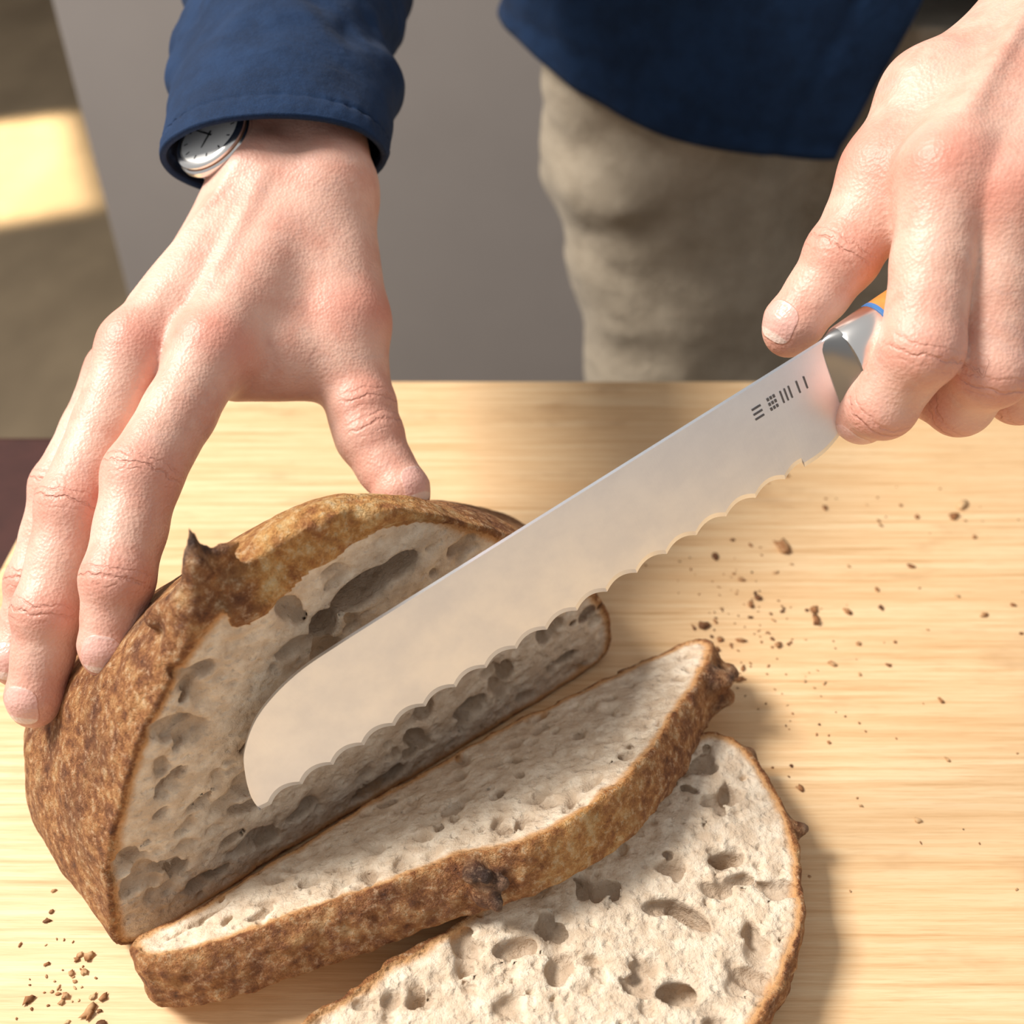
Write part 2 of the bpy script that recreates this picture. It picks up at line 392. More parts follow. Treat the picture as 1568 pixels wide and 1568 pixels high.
def build_slice(name,poly,th,O,ex,ey,en,seed,big=(),goldf=None,darks=(),rim=0.,dens=7,rmax=.38):
    """en = direction from visible face into the slab"""
    lut=poly_lut(catmull(poly,5))
    def L(w,s,r): return lut(w,r)+.12*fbm(w*.6,s*.6+9,r*.6,2)+.05*vnoise(w*2.2,s*2.2,r*2.2)
    p=np.array(poly)
    F=Fld((p[:,0].min()-1.3,-.4,p[:,1].min()-1.3),(p[:,0].max()+1.3,th+.4,p[:,1].max()+1.3),.105)
    X,Y,Z=np.broadcast_arrays(F.ax[0][:,None,None],F.ax[1][None,:,None],F.ax[2][None,None,:])
    D=L(X,Y,Z)+.10*np.abs((Y-th*.5)/(th*.5))**3
    F.D=D.astype(np.float32)
    for d in darks: F.cap(d[0],d[1],d[2],d[3],.35)
    F.D+=(.07*vnoise(X*4,Y*4,Z*4)*(D>-.3)).astype(np.float32)
    cut=.05*vnoise(X*2.,Z*2.,Y*0+3)+.07*vnoise(X*.5,Z*.5,Y*0)
    F.D=np.maximum(F.D,np.maximum(-Y-cut,Y-th+cut).astype(np.float32))
    hole=[]
    bubbles(F,L,int(dens*np.ptp(p[:,0])*np.ptp(p[:,1])),(p[:,0].min(),p[:,0].max(),p[:,1].min(),p[:,1].max()),[0.],big,seed,hole,None,rmax)
    P,Q=nets(F)
    w,s,r=P.T
    dep=-L(w,s,r);hol=np.zeros(len(P));dark=np.zeros(len(P))
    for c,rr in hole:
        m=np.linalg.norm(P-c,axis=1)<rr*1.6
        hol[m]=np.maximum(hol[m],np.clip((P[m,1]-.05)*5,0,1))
    for d in darks:
        a=np.array(d[0],float);b=np.array(d[1],float);ab=b-a;t=np.clip((P-a)@ab/(ab@ab),0,1)
        q=np.linalg.norm(P-a-t[:,None]*ab,axis=1)
        m=np.clip((d[2]+.30-q)/.35,0,1)*(dep<.15);dark=np.maximum(dark,m*np.clip(.65+.7*vnoise(w*2.,s*2.,r*2.),0,1))
    gold=goldf(w,r) if goldf else np.zeros(len(P))
    W=O[None]+w[:,None]*ex+s[:,None]*en+r[:,None]*ey
    if np.dot(np.cross(ex,en),ey)<0: Q=Q[:,::-1].copy()
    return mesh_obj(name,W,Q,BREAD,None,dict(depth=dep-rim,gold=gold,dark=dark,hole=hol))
ea=V(.835,.550,0);ra=V(.499,-.757,.423);na=V(.233,-.353,-.906)
polyA=[(.1,.0),(3.7,-.15),(8.8,-.75),(11.7,-.9),(16.1,-.75),(20.2,-.35),(21.2,.1),(21.1,1.0),(19.8,2.1),(18.3,3.0),(16.7,4.1),(14.1,5.3),(12.5,5.6),(10.2,5.5),(9.1,5.0),(8.1,4.4),(5.8,3.8),(3.5,3.1),(1.4,2.3),(0,1.5),(-.35,.7)]
ax0=[V(1,0,0),V(0,1,0),V(0,0,1)]
build_slice('bread_slice',polyA,1.9,V(-10.75,15.6,2.05),ea,ra,na,11,
   [((1.8,.1,.8),(.6,.25,.16),ax0),((3.1,.1,2.1),(.4,.2,.2),ax0),((9.5,.1,2.),(.5,.15,.25),ax0)],
   lambda w,r: .8*np.clip((w-9.5)/1.5,0,1)*np.clip((15.5-w)/3,0,1)*np.clip((r-2)/1,0,1),
   [((8.5,.3,4.9),(8.7,.3,5.3),.28,.2),((8.75,.7,5.0),(9.05,.75,5.4),.30,.2),((8.65,1.2,4.9),(8.8,1.3,5.35),.32,.22),
    ((19.6,.55,1.9),(20.3,.6,2.3),.5,.35),((20.5,.9,1.2),(21.1,1.0,1.5),.5,.35),((19.9,1.3,1.8),(20.3,1.4,2.1),.5,.35)],.06,4.5,.24)
polyB=[(6.4,23.2),(7.8,22.8),(8.5,21.4),(8.9,19.9),(9.0,18.5),(8.8,17.2),(8.6,16.),(8.1,14.8),(7.3,13.6),(6,12.3),(4,10.8),(1,9.4),(-2.5,8.4),(-5.5,8.6),(-7.2,9.9),(-7.3,11.6),(-6.0,13.2),(-2.6,15.6),(1.5,18.6),(4.3,21.6)]
build_slice('bread_slice',polyB,1.6,V(0,0,1.75),V(1,0,0),V(0,1,0),V(0,0,-1),23,
   [((6.6,.3,18.2),(.55,.6,.28),ax0),((5.2,.3,16.4),(.8,.7,.3),[V(.8,0,-.6),V(0,1,0),V(.6,0,.8)]),((7.0,.2,15.8),(.22,.4,.4),ax0),((4.6,.3,14.0),(.6,.5,.4),ax0),((2.6,.3,12.8),(.6,.5,.25),ax0),((7.0,.25,20.6),(.28,.4,.4),ax0),((5.6,.2,13.),(.35,.35,.22),ax0),((7.6,.2,17.3),(.3,.25,.2),ax0)],
   None,[((8.5,.6,19.3),(9.2,.35,19.5),.48,.25),((7.7,.6,22.2),(8.1,.5,22.5),.4,.3)],.06,6.,.34)
# ------------------------------------------------------------------ board, table, room
o=mesh_obj('cutting_board',*boxmesh((-22,-12,-4.0),(40,48,0)),BOARD,smooth=False);bevel(o,.35,4)
TBL=m_simple('mahogany',(.055,.018,.014),.35,0,.6,.4)
tb=empty('dining_table',(0,15,-90))
o=mesh_obj('table_top',*boxmesh((-95,-35,-7.5),(75,48.5,-4.02)),TBL,tb,smooth=False);bevel(o,.5)
for i,(x,y) in enumerate([(-90,-30),(68,-30),(-90,42),(68,42)]):
    o=mesh_obj('leg_%d'%(i+1),*boxmesh((x-3,y-3,-90),(x+3,y+3,-7.5)),TBL,tb,smooth=False);bevel(o,.4)
def m_floor():
    s=M('floor_wood',Roughness=.55)
    n=s.noise(s.vm('MULTIPLY',s.P,(1.,.5,1.)),.03,4,.6)
    s.set('Base Color',s.mix(s.step(n,.3,.7),(.19,.14,.085),(.28,.21,.13)));return s.m
mesh_obj('floor',*boxmesh((-400,-250,-100),(400,520,-90)),m_floor(),smooth=False)
mesh_obj('wall_back',*boxmesh((-400,500,-90),(400,510,180)),m_simple('wall_paint',(.30,.24,.19),.8,0,.05,.1),smooth=False)
kc=empty('kitchen_cabinet',(80,160,-90))
GREY=m_simple('grey_laminate',(.31,.278,.262),.6,0,.04,.12)
o=mesh_obj('carcass',*boxmesh((-52.5,131,-90),(240,195,110)),GREY,kc,smooth=False);bevel(o,.3)
for i in range(3):
    o=mesh_obj('door_panel_%d'%(i+1),*boxmesh((-52+97*i,129,-82),(44.2+97*i,131.2,109)),GREY,kc,smooth=False);bevel(o,.25)
# ------------------------------------------------------------------ crumbs
def build_crumbs():
    Ps=[];Qs=[];n=0
    spots=[(11.8,34.5,.30),(7.7,29.8,.2),(8.0,28.5,.14),(9.8,31,.15),(12.3,30,.18),(20,36.6,.22),(18.5,31.5,.08),(16.1,25.9,.1),(15.5,23.2,.08),(13.7,20.7,.12),(9.7,35,.09),(14.3,37.2,.12),(17.1,33.3,.1),(-12,14.7,.12),(-13.1,16,.09),(-14.5,17.1,.08),(-11.2,14.1,.17),(10,22,.1),(13.7,30.6,.12),(20.6,37.4,.2),(17.8,37.4,.09),(15.6,43.5,.12)]
    for i in range(300):
        a=rng.rand()
        if a<.52: x,y=rng.normal(9.6,2.0),rng.normal(28.6,3.0)
        elif a<.76: x,y=rng.normal(-12.8,1.1),rng.normal(15.4,1.1)
        else: x,y=rng.uniform(8,24),rng.uniform(18,40)
        spots.append((x,y,min(.15,.028*(1-rng.rand())**(-.5))))
    for x,y,r in spots:
        w=(x-A0[0])*E[0]+(y-A0[1])*E[1];s=(x-A0[0])*NB[0]+(y-A0[1])*NB[1]
        if -1.2<w<21.8 and -6.5<s<12: continue
        k=8;rot=rng.uniform(0,6.28);el=rng.uniform(1.,1.9);th=np.arange(k)/k*2*np.pi
        pts=[]
        for lz,lr in ((0,.7),(.4,1.),(.8,.55)):
            for t in th:
                q=r*lr*rng.uniform(.5,1.4);a_,b_=q*math.cos(t)*el,q*math.sin(t)
                pts.append((x+a_*math.cos(rot)-b_*math.sin(rot),y+a_*math.sin(rot)+b_*math.cos(rot),.01+lz*r*rng.uniform(.7,1.2)))
        pts.append((x,y,.01));pts.append((x,y,r*.95))
        q=[]
        for l in range(2):
            for i in range(k):
                j=(i+1)%k;q+= [(n+l*k+i,n+l*k+j,n+(l+1)*k+j),(n+l*k+i,n+(l+1)*k+j,n+(l+1)*k+i)]
        for i in range(k):
            j=(i+1)%k;q+=[(n+3*k,n+j,n+i),(n+3*k+1,n+2*k+i,n+2*k+j)]
        Ps+=pts;Qs+=q;n+=len(pts)
    s=M('crumb_crust',Roughness=.8);s.set('Base Color',s.ramp(s.noise(s.P,.9,2),[(.35,(.10,.035,.012)),(.5,(.34,.15,.055)),(.65,(.64,.42,.22))]))
    mesh_obj('bread_crumbs',np.array(Ps),np.array(Qs,np.int32),s.m,None,smooth=False)
build_crumbs()
# ------------------------------------------------------------------ knife
KT=V(-7.4,18.3,4.6);KX=V(.847,.378,.373);KY=V(-.430,.075,.900);KN=nrm(np.cross(KX,KY))
if KN[1]>0: KN=-KN
KT=KT+KN*.35
def K(x,y,n): return KT+x*KX+y*KY+n*KN
kn=empty('bread_knife',K(10,1.7,0))
def build_knife():
    top=catmull([(0,0),(.08,.6),(.40,1.4),(.85,2.1),(1.8,2.85),(3.2,3.3),(4.8,3.4),(8,3.4)],10,False)
    xs=np.concatenate([np.linspace(0.0,.3,10),np.linspace(.3,19.2,760)[1:],np.linspace(19.2,21.2,20)[1:]])
    ty=np.interp(xs,top[:,0],top[:,1])
    ph=(xs-.35)/1.05;f=ph-np.floor(ph)
    sc=np.where((xs>.35)&(xs<18.9),.22*(1-np.abs(2*f-1)**2.),0.)
    by=sc-.05+np.where(xs>19.2,((xs-19.2)/2.)**2*1.1,0)
    by[xs<.3]=np.linspace(0,-.05,int((xs<.3).sum()))
    by=np.minimum(by,ty-.001)
    P=[];tk=[.004,.075,.085,.07]
    hgt=[lambda i:by[i],lambda i:min(by[i]+.20,ty[i]),lambda i:min(.80+max(0,(xs[i]-19.2)*.3),by[i]*.3+ty[i]*.7),lambda i:ty[i]]
    for i in range(len(xs)):
        hs=[h(i) for h in hgt]
        for k in range(4): P.append(K(xs[i],hs[k],tk[k]))
        for k in range(4): P.append(K(xs[i],hs[3-k],-tk[3-k]))
    N=len(xs);Q=[]
    for i in range(N-1):
        for k in range(8):
            a=i*8+k;b=i*8+(k+1)%8;Q.append((a,b,b+8,a+8))
    Q.append(tuple(range(7,-1,-1)));Q.append(tuple((N-1)*8+k for k in range(8)))
    o=mesh_obj('blade',np.array(P),Q,STEEL,kn);
    m=o.modifiers.new('e','EDGE_SPLIT');m.split_angle=math.radians(12)
    def loft(name,secs,mat,n=40,pw=2.):
        P=[];
        for (x,cy,ry,rn) in secs:
            for j in range(n):
                t=2*math.pi*j/n;c,s=math.cos(t),math.sin(t)
                P.append(K(x,cy+ry*np.sign(s)*abs(s)**(2/pw),rn*np.sign(c)*abs(c)**(2/pw)))
        Q=[]
        for i in range(len(secs)-1):
            for j in range(n):
                a=i*n+j;b=i*n+(j+1)%n;Q.append((a,b,b+n,a+n))
        Q.append(tuple(range(n-1,-1,-1)));Q.append(tuple((len(secs)-1)*n+j for j in range(n)))
        o=mesh_obj(name,np.array(P),Q,mat,kn);m=o.modifiers.new('e','EDGE_SPLIT');m.split_angle=math.radians(40);return o
    loft('bolster_guard',[(20.55,1.95,1.40,.13),(20.75,1.95,1.5,.35),(21.0,1.98,1.52,.62),(21.2,2.05,1.45,.78)],DKST)
    loft('bolster_collar',[(21.15,2.45,.98,.86),(21.25,2.45,1.02,.9),(22.3,2.5,1.02,.93),(22.4,2.5,.98,.9)],POL)
    loft('collar_ring',[(22.4,2.5,1.03,.95),(22.5,2.5,1.03,.95)],m_simple('blue_band',(.05,.18,.45),.4))  # thin blue band where the collar meets the handle
    loft('handle',[(22.5,2.5,1.02,.94),(24.5,2.5,1.1,1.0),(27,2.4,1.28,1.12),(30,2.4,1.2,1.08),(33,2.35,1.3,1.12),(34.3,2.3,1.2,1.0),(34.8,2.3,.8,.6)],WOODH)
    P=[];Q=[]
    def stroke(x,y,w,h):
        n=len(P);z=.085
        for a,b in ((0,0),(w,0),(w,h),(0,h)): P.append(K(x+a,y+b,z+.004))
        Q.append((n,n+1,n+2,n+3))
    for i in range(3): stroke(18.0,2.35+i*.17,.3,.06)
    for i in range(3):
        for j in range(3): stroke(18.52+.1*j,2.35+i*.17,.07,.1)
    for i in range(3): stroke(18.95+i*.14,2.35,.05,.42)
    for i in range(2): stroke(19.5+i*.25,2.35,.05,.42)
    mesh_obj('maker_mark',np.array(P),Q,m_simple('etch',(.14,.14,.15),.6,.3),kn,smooth=False)
build_knife()
# ------------------------------------------------------------------ person
person=empty('person',(21,80,-90))
def build_hand(name,fingers,palmcaps,lo,hi,extra_red=(),veins=()):
    """fingers: dict name -> (joints, radii, dorsal hint)"""
    Pm=Fld(lo,hi,.11)
    for a,b,ra_,rb_,k in palmcaps: Pm.cap(a,b,ra_,rb_,k)
    Fg=Fld(lo,hi,.11)
    segs=[]
    for nme,(J,R,hint) in fingers.items():
        J=[np.array(j,float) for j in J]
        T=Fld(np.maximum(lo,np.min(J,0)-2.2),np.minimum(hi,np.max(J,0)+2.2),.11)
        o_=np.round((T.lo-Fg.lo)/.11).astype(int);T=Fld(Fg.lo+o_*.11,Fg.lo+(o_+T.n-1)*.11-.001,.11)
        for i in range(len(J)-1):
            a,b=J[i],J[i+1];r0,r1=R[i],R[i+1];m=(a+b)/2;rm=(r0+r1)/2*.94
            ax=nrm(b-a);dor=nrm(hint-np.dot(hint,ax)*ax)
            m2=m-dor*.10
            T.cap(a,m2,r0,rm,.25);T.cap(m2,b,rm,r1,.25)
            if i>0: T.cap(J[i]+dor*.10,J[i]+dor*.10+ax*.01,r0*.93,r0*.93,.2)
        ax=nrm(J[-1]-J[-2]);dor=nrm(hint-np.dot(hint,ax)*ax)
        T.cap(J[-1]-dor*.05,J[-1]+ax*.28-dor*.12,R[-1],R[-1]*.82,.2)
        sl=tuple(slice(o_[i],o_[i]+T.n[i]) for i in range(3))
        sub=Fg.D[sl];t=T.D[tuple(slice(0,k) for k in sub.shape)]
        Fg.D[sl]=smin(sub,t,.05)
        segs.append((nme,J,R,hint))
    for a,b,r in veins: Pm.cap(a,b,r,r,.45)
    F=Pm;F.D=smin(Pm.D,Fg.D,.6)
    P,Q=nets(F)
    n=len(P);wr=np.zeros(n);wm=np.zeros(n);red=np.zeros(n);nail=np.full(n,3.);nu=np.zeros(n)
    for nme,J,R,hint in segs:
        for i in range(0,len(J)):
            r=R[i]
            if i==0: ax=nrm(J[1]-J[0])
            elif i==len(J)-1: ax=nrm(J[-1]-J[-2])
            else: ax=nrm(nrm(J[i+1]-J[i])+nrm(J[i]-J[i-1]))
            dor=nrm(hint-np.dot(hint,ax)*ax);lat=np.cross(ax,dor)
            d=P-J[i];dist=np.linalg.norm(d,axis=1);t=d@ax;h=d@dor;l=d@lat
            if i==len(J)-1:
                nn=np.where((h>.12*r)&(dist<r*1.8),(np.abs(t-.2)/.56)**2.8+(np.abs(l)/(r*.68))**2.8,3.)
                m=nn<nail;nail[m]=np.minimum(nn[m],3);nu[m]=t[m]
                red=np.maximum(red,.55*np.exp(-(dist/(r*1.5))**2))
            else:
                red=np.maximum(red,(.7 if i==0 else .5)*np.exp(-((dist-r)/(r*.6))**2-(t/(.8*r))**2)*np.clip(.4+h/r,0,1))
                if i==0: continue
                msk=np.exp(-(t/.30)**2)*np.clip((h/r-.05)*1.8,0,1)*(dist<1.6*r)
                m=msk>wm;wm[m]=msk[m];wr[m]=t[m]
    for c,r,a in extra_red: red=np.maximum(red,a*np.exp(-(np.linalg.norm(P-np.array(c),axis=1)/r)**2))
    return mesh_obj(name,P,Q,SKIN,person,dict(wr=wr,wm=wm,red=red,nail=nail,nailu=nu))
hu=V(0,-.45,.9)
LH=dict(
 index=([(-9.6,29.5,13.1),(-11.2,25.3,11.2),(-11.5,22.4,9.6),(-11.75,21.1,8.2)],[1.2,1.16,1.03,.82],V(.15,-.45,.9)),
 middle=([(-12.2,29.8,12.9),(-13.5,25.2,10.1),(-14.0,22.6,8.1),(-14.4,20.9,6.2)],[1.2,1.12,1.03,.82],V(-.1,-.45,.9)),
 ring=([(-13.6,31.0,11.2),(-15.0,27.6,8.9),(-15.6,25.1,6.9),(-15.9,23.0,5.6)],[1.05,1.0,.92,.74],hu),
 pinky=([(-13.6,32.3,9.8),(-15.4,29.8,7.6),(-16.3,27.8,6.2),(-16.6,26.1,5.2)],[.9,.85,.78,.64],hu),
 thumb=([(-5.7,32.2,12.5),(-5.1,29.8,10.6),(-4.8,29.0,10.0),(-3.6,27.3,9.0)],[1.4,1.15,1.12,.9],V(.75,-.3,.65)))
pc=[((-9.8,38.4,16.4),(-8.9,36.5,15.8),1.6,1.75,.8),((-7.1,38.4,16.4),(-6.5,36.3,15.7),1.6,1.75,.8),
    ((-9.9,48,17.4),(-9.8,38.4,16.5),1.7,1.6,.8),((-8.6,48,17.4),(-7.1,38.4,16.5),1.7,1.6,.8),
    ((-7.3,35.8,15.2),(-9.6,29.6,13.1),1.5,1.2,.8),((-8.4,36.1,15.5),(-12.1,29.8,12.9),1.5,1.2,.8),
    ((-9.4,36.1,15.0),(-13.3,31.0,11.2),1.4,1.1,.8),((-9.9,36.,14.3),(-13.5,32.2,9.8),1.4,.9,.8),
    ((-6.5,35.6,14.9),(-5.7,32.2,12.5),1.6,1.45,.8),((-7.2,34.6,14.3),(-6.4,31.4,11.9),1.5,1.3,.8),
    ((-9.2,30.2,11.9),(-6.4,31.0,11.5),1.1,1.15,.9),((-8.5,33,13.6),(-7.9,31.0,12.3),1.4,1.25,.9),((-10.8,32,13.2),(-11.2,31,12.6),1.3,1.2,.8)]
build_hand('right_hand',LH,pc,V(-18.9,18.7,3.0),V(-1.6,49.5,20.2),[((-8,33,15.5),2.5,.25),((-7.5,36.5,17),2.5,.35)],
   [((-9.9,30.4,14.3),(-8.4,35,16.5),.12),((-12.3,31,14.05),(-9.2,35.5,16.8),.11)])
RH=dict(
 index=([(11.9,28.2,19.5),(11.2,25.1,15.8),(10.6,25.2,13.9),(10.35,25.9,13.0)],[1.22,1.1,.98,.84],V(-.1,-1,.35)),
 middle=([(13.4,27.6,19.1),(13.35,25.2,15.1),(13.2,26.0,13.4),(12.3,27.2,13.2)],[1.2,1.1,.97,.82],V(.1,-1,.35)),
 ring=([(15.1,27.9,18.5),(15.5,26.0,14.8),(15.3,26.8,13.2),(14.6,28.1,13.1)],[1.15,1.05,.92,.78],V(.15,-1,.35)),
 pinky=([(16.8,28.7,17.7),(17.4,27.4,14.9),(17.2,28.1,13.4),(16.5,29.1,13.3)],[1.0,.92,.82,.7],V(.3,-1,.3)),
 thumb=([(11.0,30.2,18.6),(9.75,28.8,16.7),(8.4,27.95,14.9)],[1.32,1.1,.88],V(-.75,-.5,.45)))
pr_=[((17.0,36.2,23.1),(15.4,33.2,21.6),1.9,1.5,.8),((18.9,36.6,22.3),(17.3,33.6,20.9),1.9,1.4,.8),
    ((21.6,44.5,26.6),(17.0,36.4,23.1),2.4,1.9,.8),((23.2,44.8,26.),(18.9,36.7,22.3),2.4,1.9,.8),
    ((15.4,33.2,21.5),(11.9,28.3,19.4),1.45,1.2,.8),((16.1,33.2,21.6),(13.4,27.7,19.0),1.45,1.2,.8),((17.,33.5,21.2),(15.1,28.,18.4),1.4,1.15,.8),((18.0,34.,20.5),(16.8,28.8,17.6),1.4,1.0,.8),
    ((15.4,33.8,21.2),(12.4,32.0,20.2),1.5,1.4,.8),((12.4,32.,20.2),(11.0,30.2,18.6),1.4,1.25,.6),((12.8,31.,19.8),(11.8,29.4,18.8),1.2,1.1,.8),
    ((11.2,29.8,18.2),(11.9,28.2,17.7),.95,.95,.7)]
build_hand('left_hand',RH,pr_,V(6.8,22.8,10.8),V(27,50,30.5),[((14.5,31,21.8),2.5,.2)],
   [((12.3,28.9,20.85),(15.,32.6,23.0),.15),((13.8,28.4,20.4),(15.8,32.4,23.1),.16),((15.4,28.6,19.8),(16.8,33,22.7),.14)])
# sleeves
def tube(name,C,Hw,Hh,mat,side,n=96,m=120,amp=.18,tilt=1.0,seed=0.):
    C=catmull(C,10,False);t0=np.linspace(0,1,len(C));ts=np.linspace(0,1,m)
    c=np.stack([np.interp(ts,t0,C[:,i]) for i in range(3)],1)
    hw=np.interp(ts,np.linspace(0,1,len(Hw)),Hw);hh=np.interp(ts,np.linspace(0,1,len(Hh)),Hh)
    tan=np.gradient(c,axis=0);P=np.zeros((m,n,3))
    L=np.concatenate([[0],np.cumsum(np.linalg.norm(np.diff(c,axis=0),axis=1))])
    th=2*np.pi*np.arange(n)/n
    for i in range(m):
        a=nrm(tan[i]);x=nrm(side-np.dot(side,a)*a);z=nrm(np.cross(x,a))
        if z[2]<0 : z=-z
        px=np.cos(th)*hw[i];pz=np.sin(th)*hh[i]
        fo=min(1,max(0,(L[i]-2.2)/4.))
        w=amp*(.2+fo)*(fbm(np.cos(th)*1.2+seed,np.sin(th)*1.2,np.full(n,L[i]*.33),3))+amp*fo*.9*np.sin(L[i]*1.1+2*np.cos(th+seed)+seed)*np.clip(.3+vnoise(np.cos(th)*1.5,np.sin(th)*1.5,np.full(n,L[i]*.15+seed)),0,1)
        if L[i]<2.: w=w-.06*np.exp(-((L[i]-.75)/.08)**2)+.03*np.exp(-((L[i]-.35)/.3)**2)+.025*np.sin(th*38)*np.exp(-((L[i]-.7)/.35)**2)
        k=1+w/np.maximum(hw[i],hh[i])*1.3
        lean=-tilt*np.sin(th)*math.exp(-L[i]/4)
        P[i]=c[i]+np.outer(px*k,x)+np.outer(pz*k,z)+np.outer(lean,a)
    Q=[(i*n+j,(i+1)*n+j,(i+1)*n+(j+1)%n,i*n+(j+1)%n) for i in range(m-1) for j in range(n)]
    o=mesh_obj(name,P.reshape(-1,3),np.array(Q,np.int32),mat,person)
    s=o.modifiers.new('s','SOLIDIFY');s.thickness=.0022;s.offset=1 ;return o
tube('right_sleeve',[(-8.4,37.1,16.35),(-8.8,42,17.0),(-9.8,51.7,18.2),(-10.3,60,20),(-5,70,33),(3,79,46)],[3.75,4.0,4.4,4.8,5.6,6.5,7.5],[2.2,2.9,3.6,4.2,5.5,6.5,7.5],NAVY,V(1,0,0),n=160,amp=.34,tilt=1.4,m=240)
tube('left_sleeve',[(20.8,42.2,25.9),(24,49,29),(28.5,57,33),(35,70,41),(39,79,47)],[4.0,4.4,5.,6,7.5],[3.6,4.1,5,6,7.5],NAVY,V(1,-.4,0),amp=.25,tilt=.3,seed=3.,m=160)
# shirt body
def shirt():
    nu,nv=260,110;P=np.zeros((nu,nv,3))
    for i in range(nu):
        for j in range(nv):
            v=j/(nv-1)
            pa=math.radians(-90+ 12*min(1,v*4.)) ; pb=math.radians(-418)
            ph=pa+(pb-pa)*i/(nu-1)
            x=math.cos(ph);y=math.sin(ph)
            hem=4.2+5.6*abs(x)**2.6
            z=hem+v*(56-hem)
            sh=1 if z<44 else math.sqrt(max(.05,1-((z-44)/13)**2))
            rx=(21.7-1.2*v)*sh;ry=(12.2+.8*v)*(1 if z<44 else max(.45,sh))
            P[i,j]=(21+rx*x,80+ry*y,z)
    X,Z=P[...,0],P[...,2]
    w=.55*fbm(X*.13,P[...,1]*.13,Z*.09,3)+.25*vnoise(X*.5+Z*.2,P[...,1]*.3,Z*.2)
    dx=X-21;dy=P[...,1]-80;l=np.hypot(dx,dy)+1e-6
    P[...,0]+=dx/l*w;P[...,1]+=dy/l*w
    U=np.arange(nu)[:,None]*(2*math.pi*17/nu)
    seam=-.2*np.exp(-((U-3.4)/.3)**2)-.06*np.exp(-((U-.5)/.1)**2)
    hemz=(P[...,2]-(4.2+5.6*np.abs(dx/l)**2.6));seam=seam-.16*np.exp(-((hemz-.9)/.3)**2)
    P[...,0]+=dx/l*seam;P[...,1]+=dy/l*seam
    o=mesh_obj('shirt_body',P.reshape(-1,3),grid_faces(nu,nv),NAVY,person)
    s=o.modifiers.new('s','SOLIDIFY');s.thickness=.003;s.offset=0
shirt()
def trousers():
    F=Fld((-1,66,-86),(43,94,13),.55)
    F.cap((12.2,80,14),(12.6,80,0),10,10,.5);F.cap((29.8,80,14),(29.4,80,0),10,10,4.)
    F.cap((12.6,80,0),(15.9,80,-16),10,9.2,1.);F.cap((29.4,80,0),(27.2,80,-16),10,9.2,1.)
    F.cap((15.9,80,-16),(14.,80,-45),9.2,7.2,1.);F.cap((27.2,80,-16),(28.2,80,-45),9.2,7.2,1.)
    F.cap((14,80,-45),(13.,80,-82),7.2,6.,1.);F.cap((28.2,80,-45),(29,80,-82),7.2,6.,1.)
    X,Y,Z=np.broadcast_arrays(F.ax[0][:,None,None],F.ax[1][None,:,None],F.ax[2][None,None,:])
    F.D=F.D+(.55*fbm(X*.12+Z*.06,Y*.12,Z*.22-X*.08,3)+.45*np.sin(Z*.75-X*.35+2.5*vnoise(X*.1,Y*.1,Z*.1))*np.clip(vnoise(X*.11+5,Y*.1,Z*.12)+.3,0,1)).astype(np.float32)
    F.D=np.maximum(F.D,Z-11.5).astype(np.float32)
    P,Q=nets(F);mesh_obj('trousers',P,Q,KHAKI,person)
    F=Fld((5,62,-91),(37,92,-78),.5)
    for x in (13,29):
        F.cap((x,84,-86),(x,68,-87),4.2,3.2,1.);F.cap((x,82,-84),(x,80,-79),4.,4.,1.5)
    Z=F.ax[2][None,None,:];F.D=np.maximum(F.D,(-89.95-Z)).astype(np.float32)
    P,Q=nets(F);mesh_obj('shoes',P,Q,m_simple('shoe_leather',(.06,.035,.02),.5,0,1.,.3),person)
trousers()
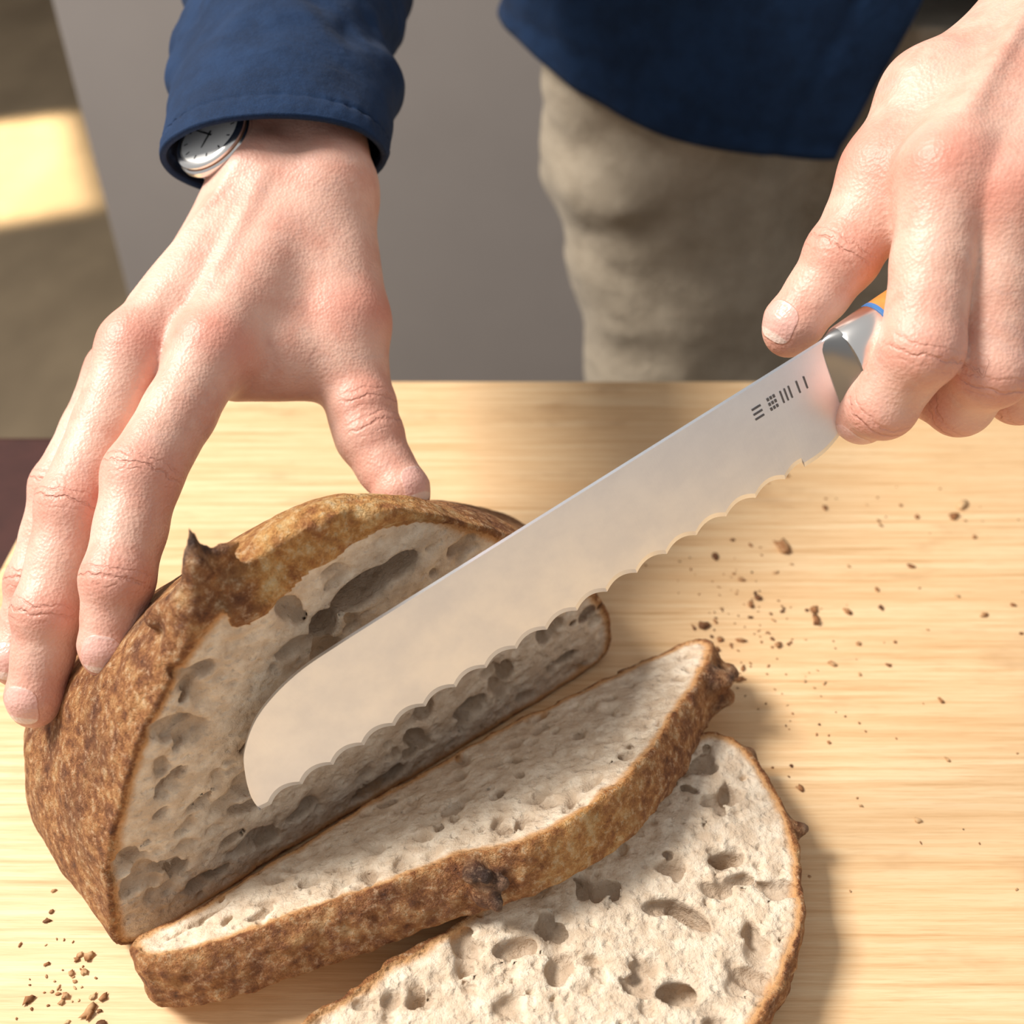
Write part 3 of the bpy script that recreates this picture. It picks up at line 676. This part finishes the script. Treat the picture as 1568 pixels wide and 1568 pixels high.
# watch
def watch():
    w=empty('wristwatch',(-10.3,36.6,16.9));nn=nrm(V(-.42,-.34,.84));a=nrm(np.cross(nn,V(0,1,0.25)));b=np.cross(nn,a);c0=V(-10.3,36.8,16.95)
    def lathe(name,pr,mat,n=72,split=35):
        P=[c0+nn*h+r*(a*math.cos(2*math.pi*j/n)+b*math.sin(2*math.pi*j/n)) for r,h in pr for j in range(n)]
        Q=[]
        for i in range(len(pr)-1):
            for j in range(n): p=i*n+j;q=i*n+(j+1)%n;Q.append((p,q,q+n,p+n))
        Q.append(tuple(range(n-1,-1,-1)));Q.append(tuple((len(pr)-1)*n+j for j in range(n)))
        o=mesh_obj(name,np.array(P),Q,mat,w);m=o.modifiers.new('e','EDGE_SPLIT');m.split_angle=math.radians(split)
    k=.86
    lathe('case',[(r*k,h*k) for r,h in [(1.3,-.15),(1.65,-.05),(1.75,.1),(1.75,.30),(1.68,.38)]],POL)
    lathe('bezel_groove',[(1.60*k,.36*k),(1.60*k,.45*k)],m_simple('groove_metal',(.42,.22,.12),.35,.9))
    lathe('bezel',[(r*k,h*k) for r,h in [(1.66,.44),(1.68,.54),(1.60,.62),(1.44,.66),(1.40,.58),(1.3,.57)]],POL)
    lathe('dial',[(1.39*k,.56*k),(1.39*k,.60*k)],m_simple('watch_dial',(.95,.95,.93),.3))
    P=[];Q=[]
    def hand(ang,L,wd):
        n=len(P);d=a*math.cos(ang)+b*math.sin(ang);e=np.cross(nn,d);z=nn*.535
        for u,v in ((-.15,-wd),(L,-wd*.5),(L,wd*.5),(-.15,wd)): P.append(c0+z+d*u+e*v)
        Q.append((n,n+1,n+2,n+3))
    hand(1.1,.6,.05);hand(-.7,.95,.04)
    for i in range(12):
        n=len(P);d=a*math.cos(i*math.pi/6)+b*math.sin(i*math.pi/6);e=np.cross(nn,d);z=nn*.53
        for u,v in ((.92,-.025),(1.08,-.025),(1.08,.025),(.92,.025)): P.append(c0+z+d*u+e*v)
        Q.append((n,n+1,n+2,n+3))
    mesh_obj('hands_and_indices',np.array(P),Q,m_simple('dark_ink',(.03,.03,.035),.4),w,smooth=False)
    n=90;P=[];ca=V(-8.35,38.1,16.3)
    for i in range(n):
        t=2*math.pi*i/n
        for (dy,dr) in ((-.8,-.05),(-.8,.08),(.8,.08),(.8,-.05)):
            P.append(ca+V((3.05+dr)*math.cos(t),dy,(1.78+dr)*math.sin(t)))
    Q=[(i*4+k_,i*4+(k_+1)%4,((i+1)%n)*4+(k_+1)%4,((i+1)%n)*4+k_) for i in range(n) for k_ in range(4)]
    mesh_obj('strap',np.array(P),np.array(Q,np.int32),POL,w)
watch()
# ------------------------------------------------------------------ lights, world, camera
def area(name,loc,tgt,size,power,col):
    l=bpy.data.lights.new(name,'AREA');l.size=size;l.energy=power;l.color=col
    o=bpy.data.objects.new(name,l);o.location=loc;o.rotation_euler=(Vector(tgt)-Vector(loc)).to_track_quat('-Z','Y').to_euler();scene.collection.objects.link(o)
area('window_light',(-1.40,.42,2.5),(0,.25,.92),.6,73,(1,.945,.87))
l=bpy.data.lights.new('sun_beam','AREA');l.shape='RECTANGLE';l.size=.77;l.size_y=.70;l.energy=13;l.spread=math.radians(5);l.color=(1,.82,.56)
o=bpy.data.objects.new('sun_beam',l);o.location=(-1.60,2.94,2.2);o.rotation_euler=(0,0,math.atan2(.92,-.39));scene.collection.objects.link(o)
wd=bpy.data.worlds.new('w');scene.world=wd;wd.use_nodes=True
wd.node_tree.nodes['Background'].inputs[0].default_value=(1,.985,.97,1);wd.node_tree.nodes['Background'].inputs[1].default_value=.48
cd=bpy.data.cameras.new('camera');cd.sensor_width=36;cd.lens=2000/1932*36;cd.clip_start=.01
cam=bpy.data.objects.new('camera',cd);cam.location=(0,0,.31+TZ);cam.rotation_euler=(math.radians(50),0,0);scene.collection.objects.link(cam)
cd.dof.use_dof=True;cd.dof.focus_distance=.315;cd.dof.aperture_fstop=10
scene.camera=cam
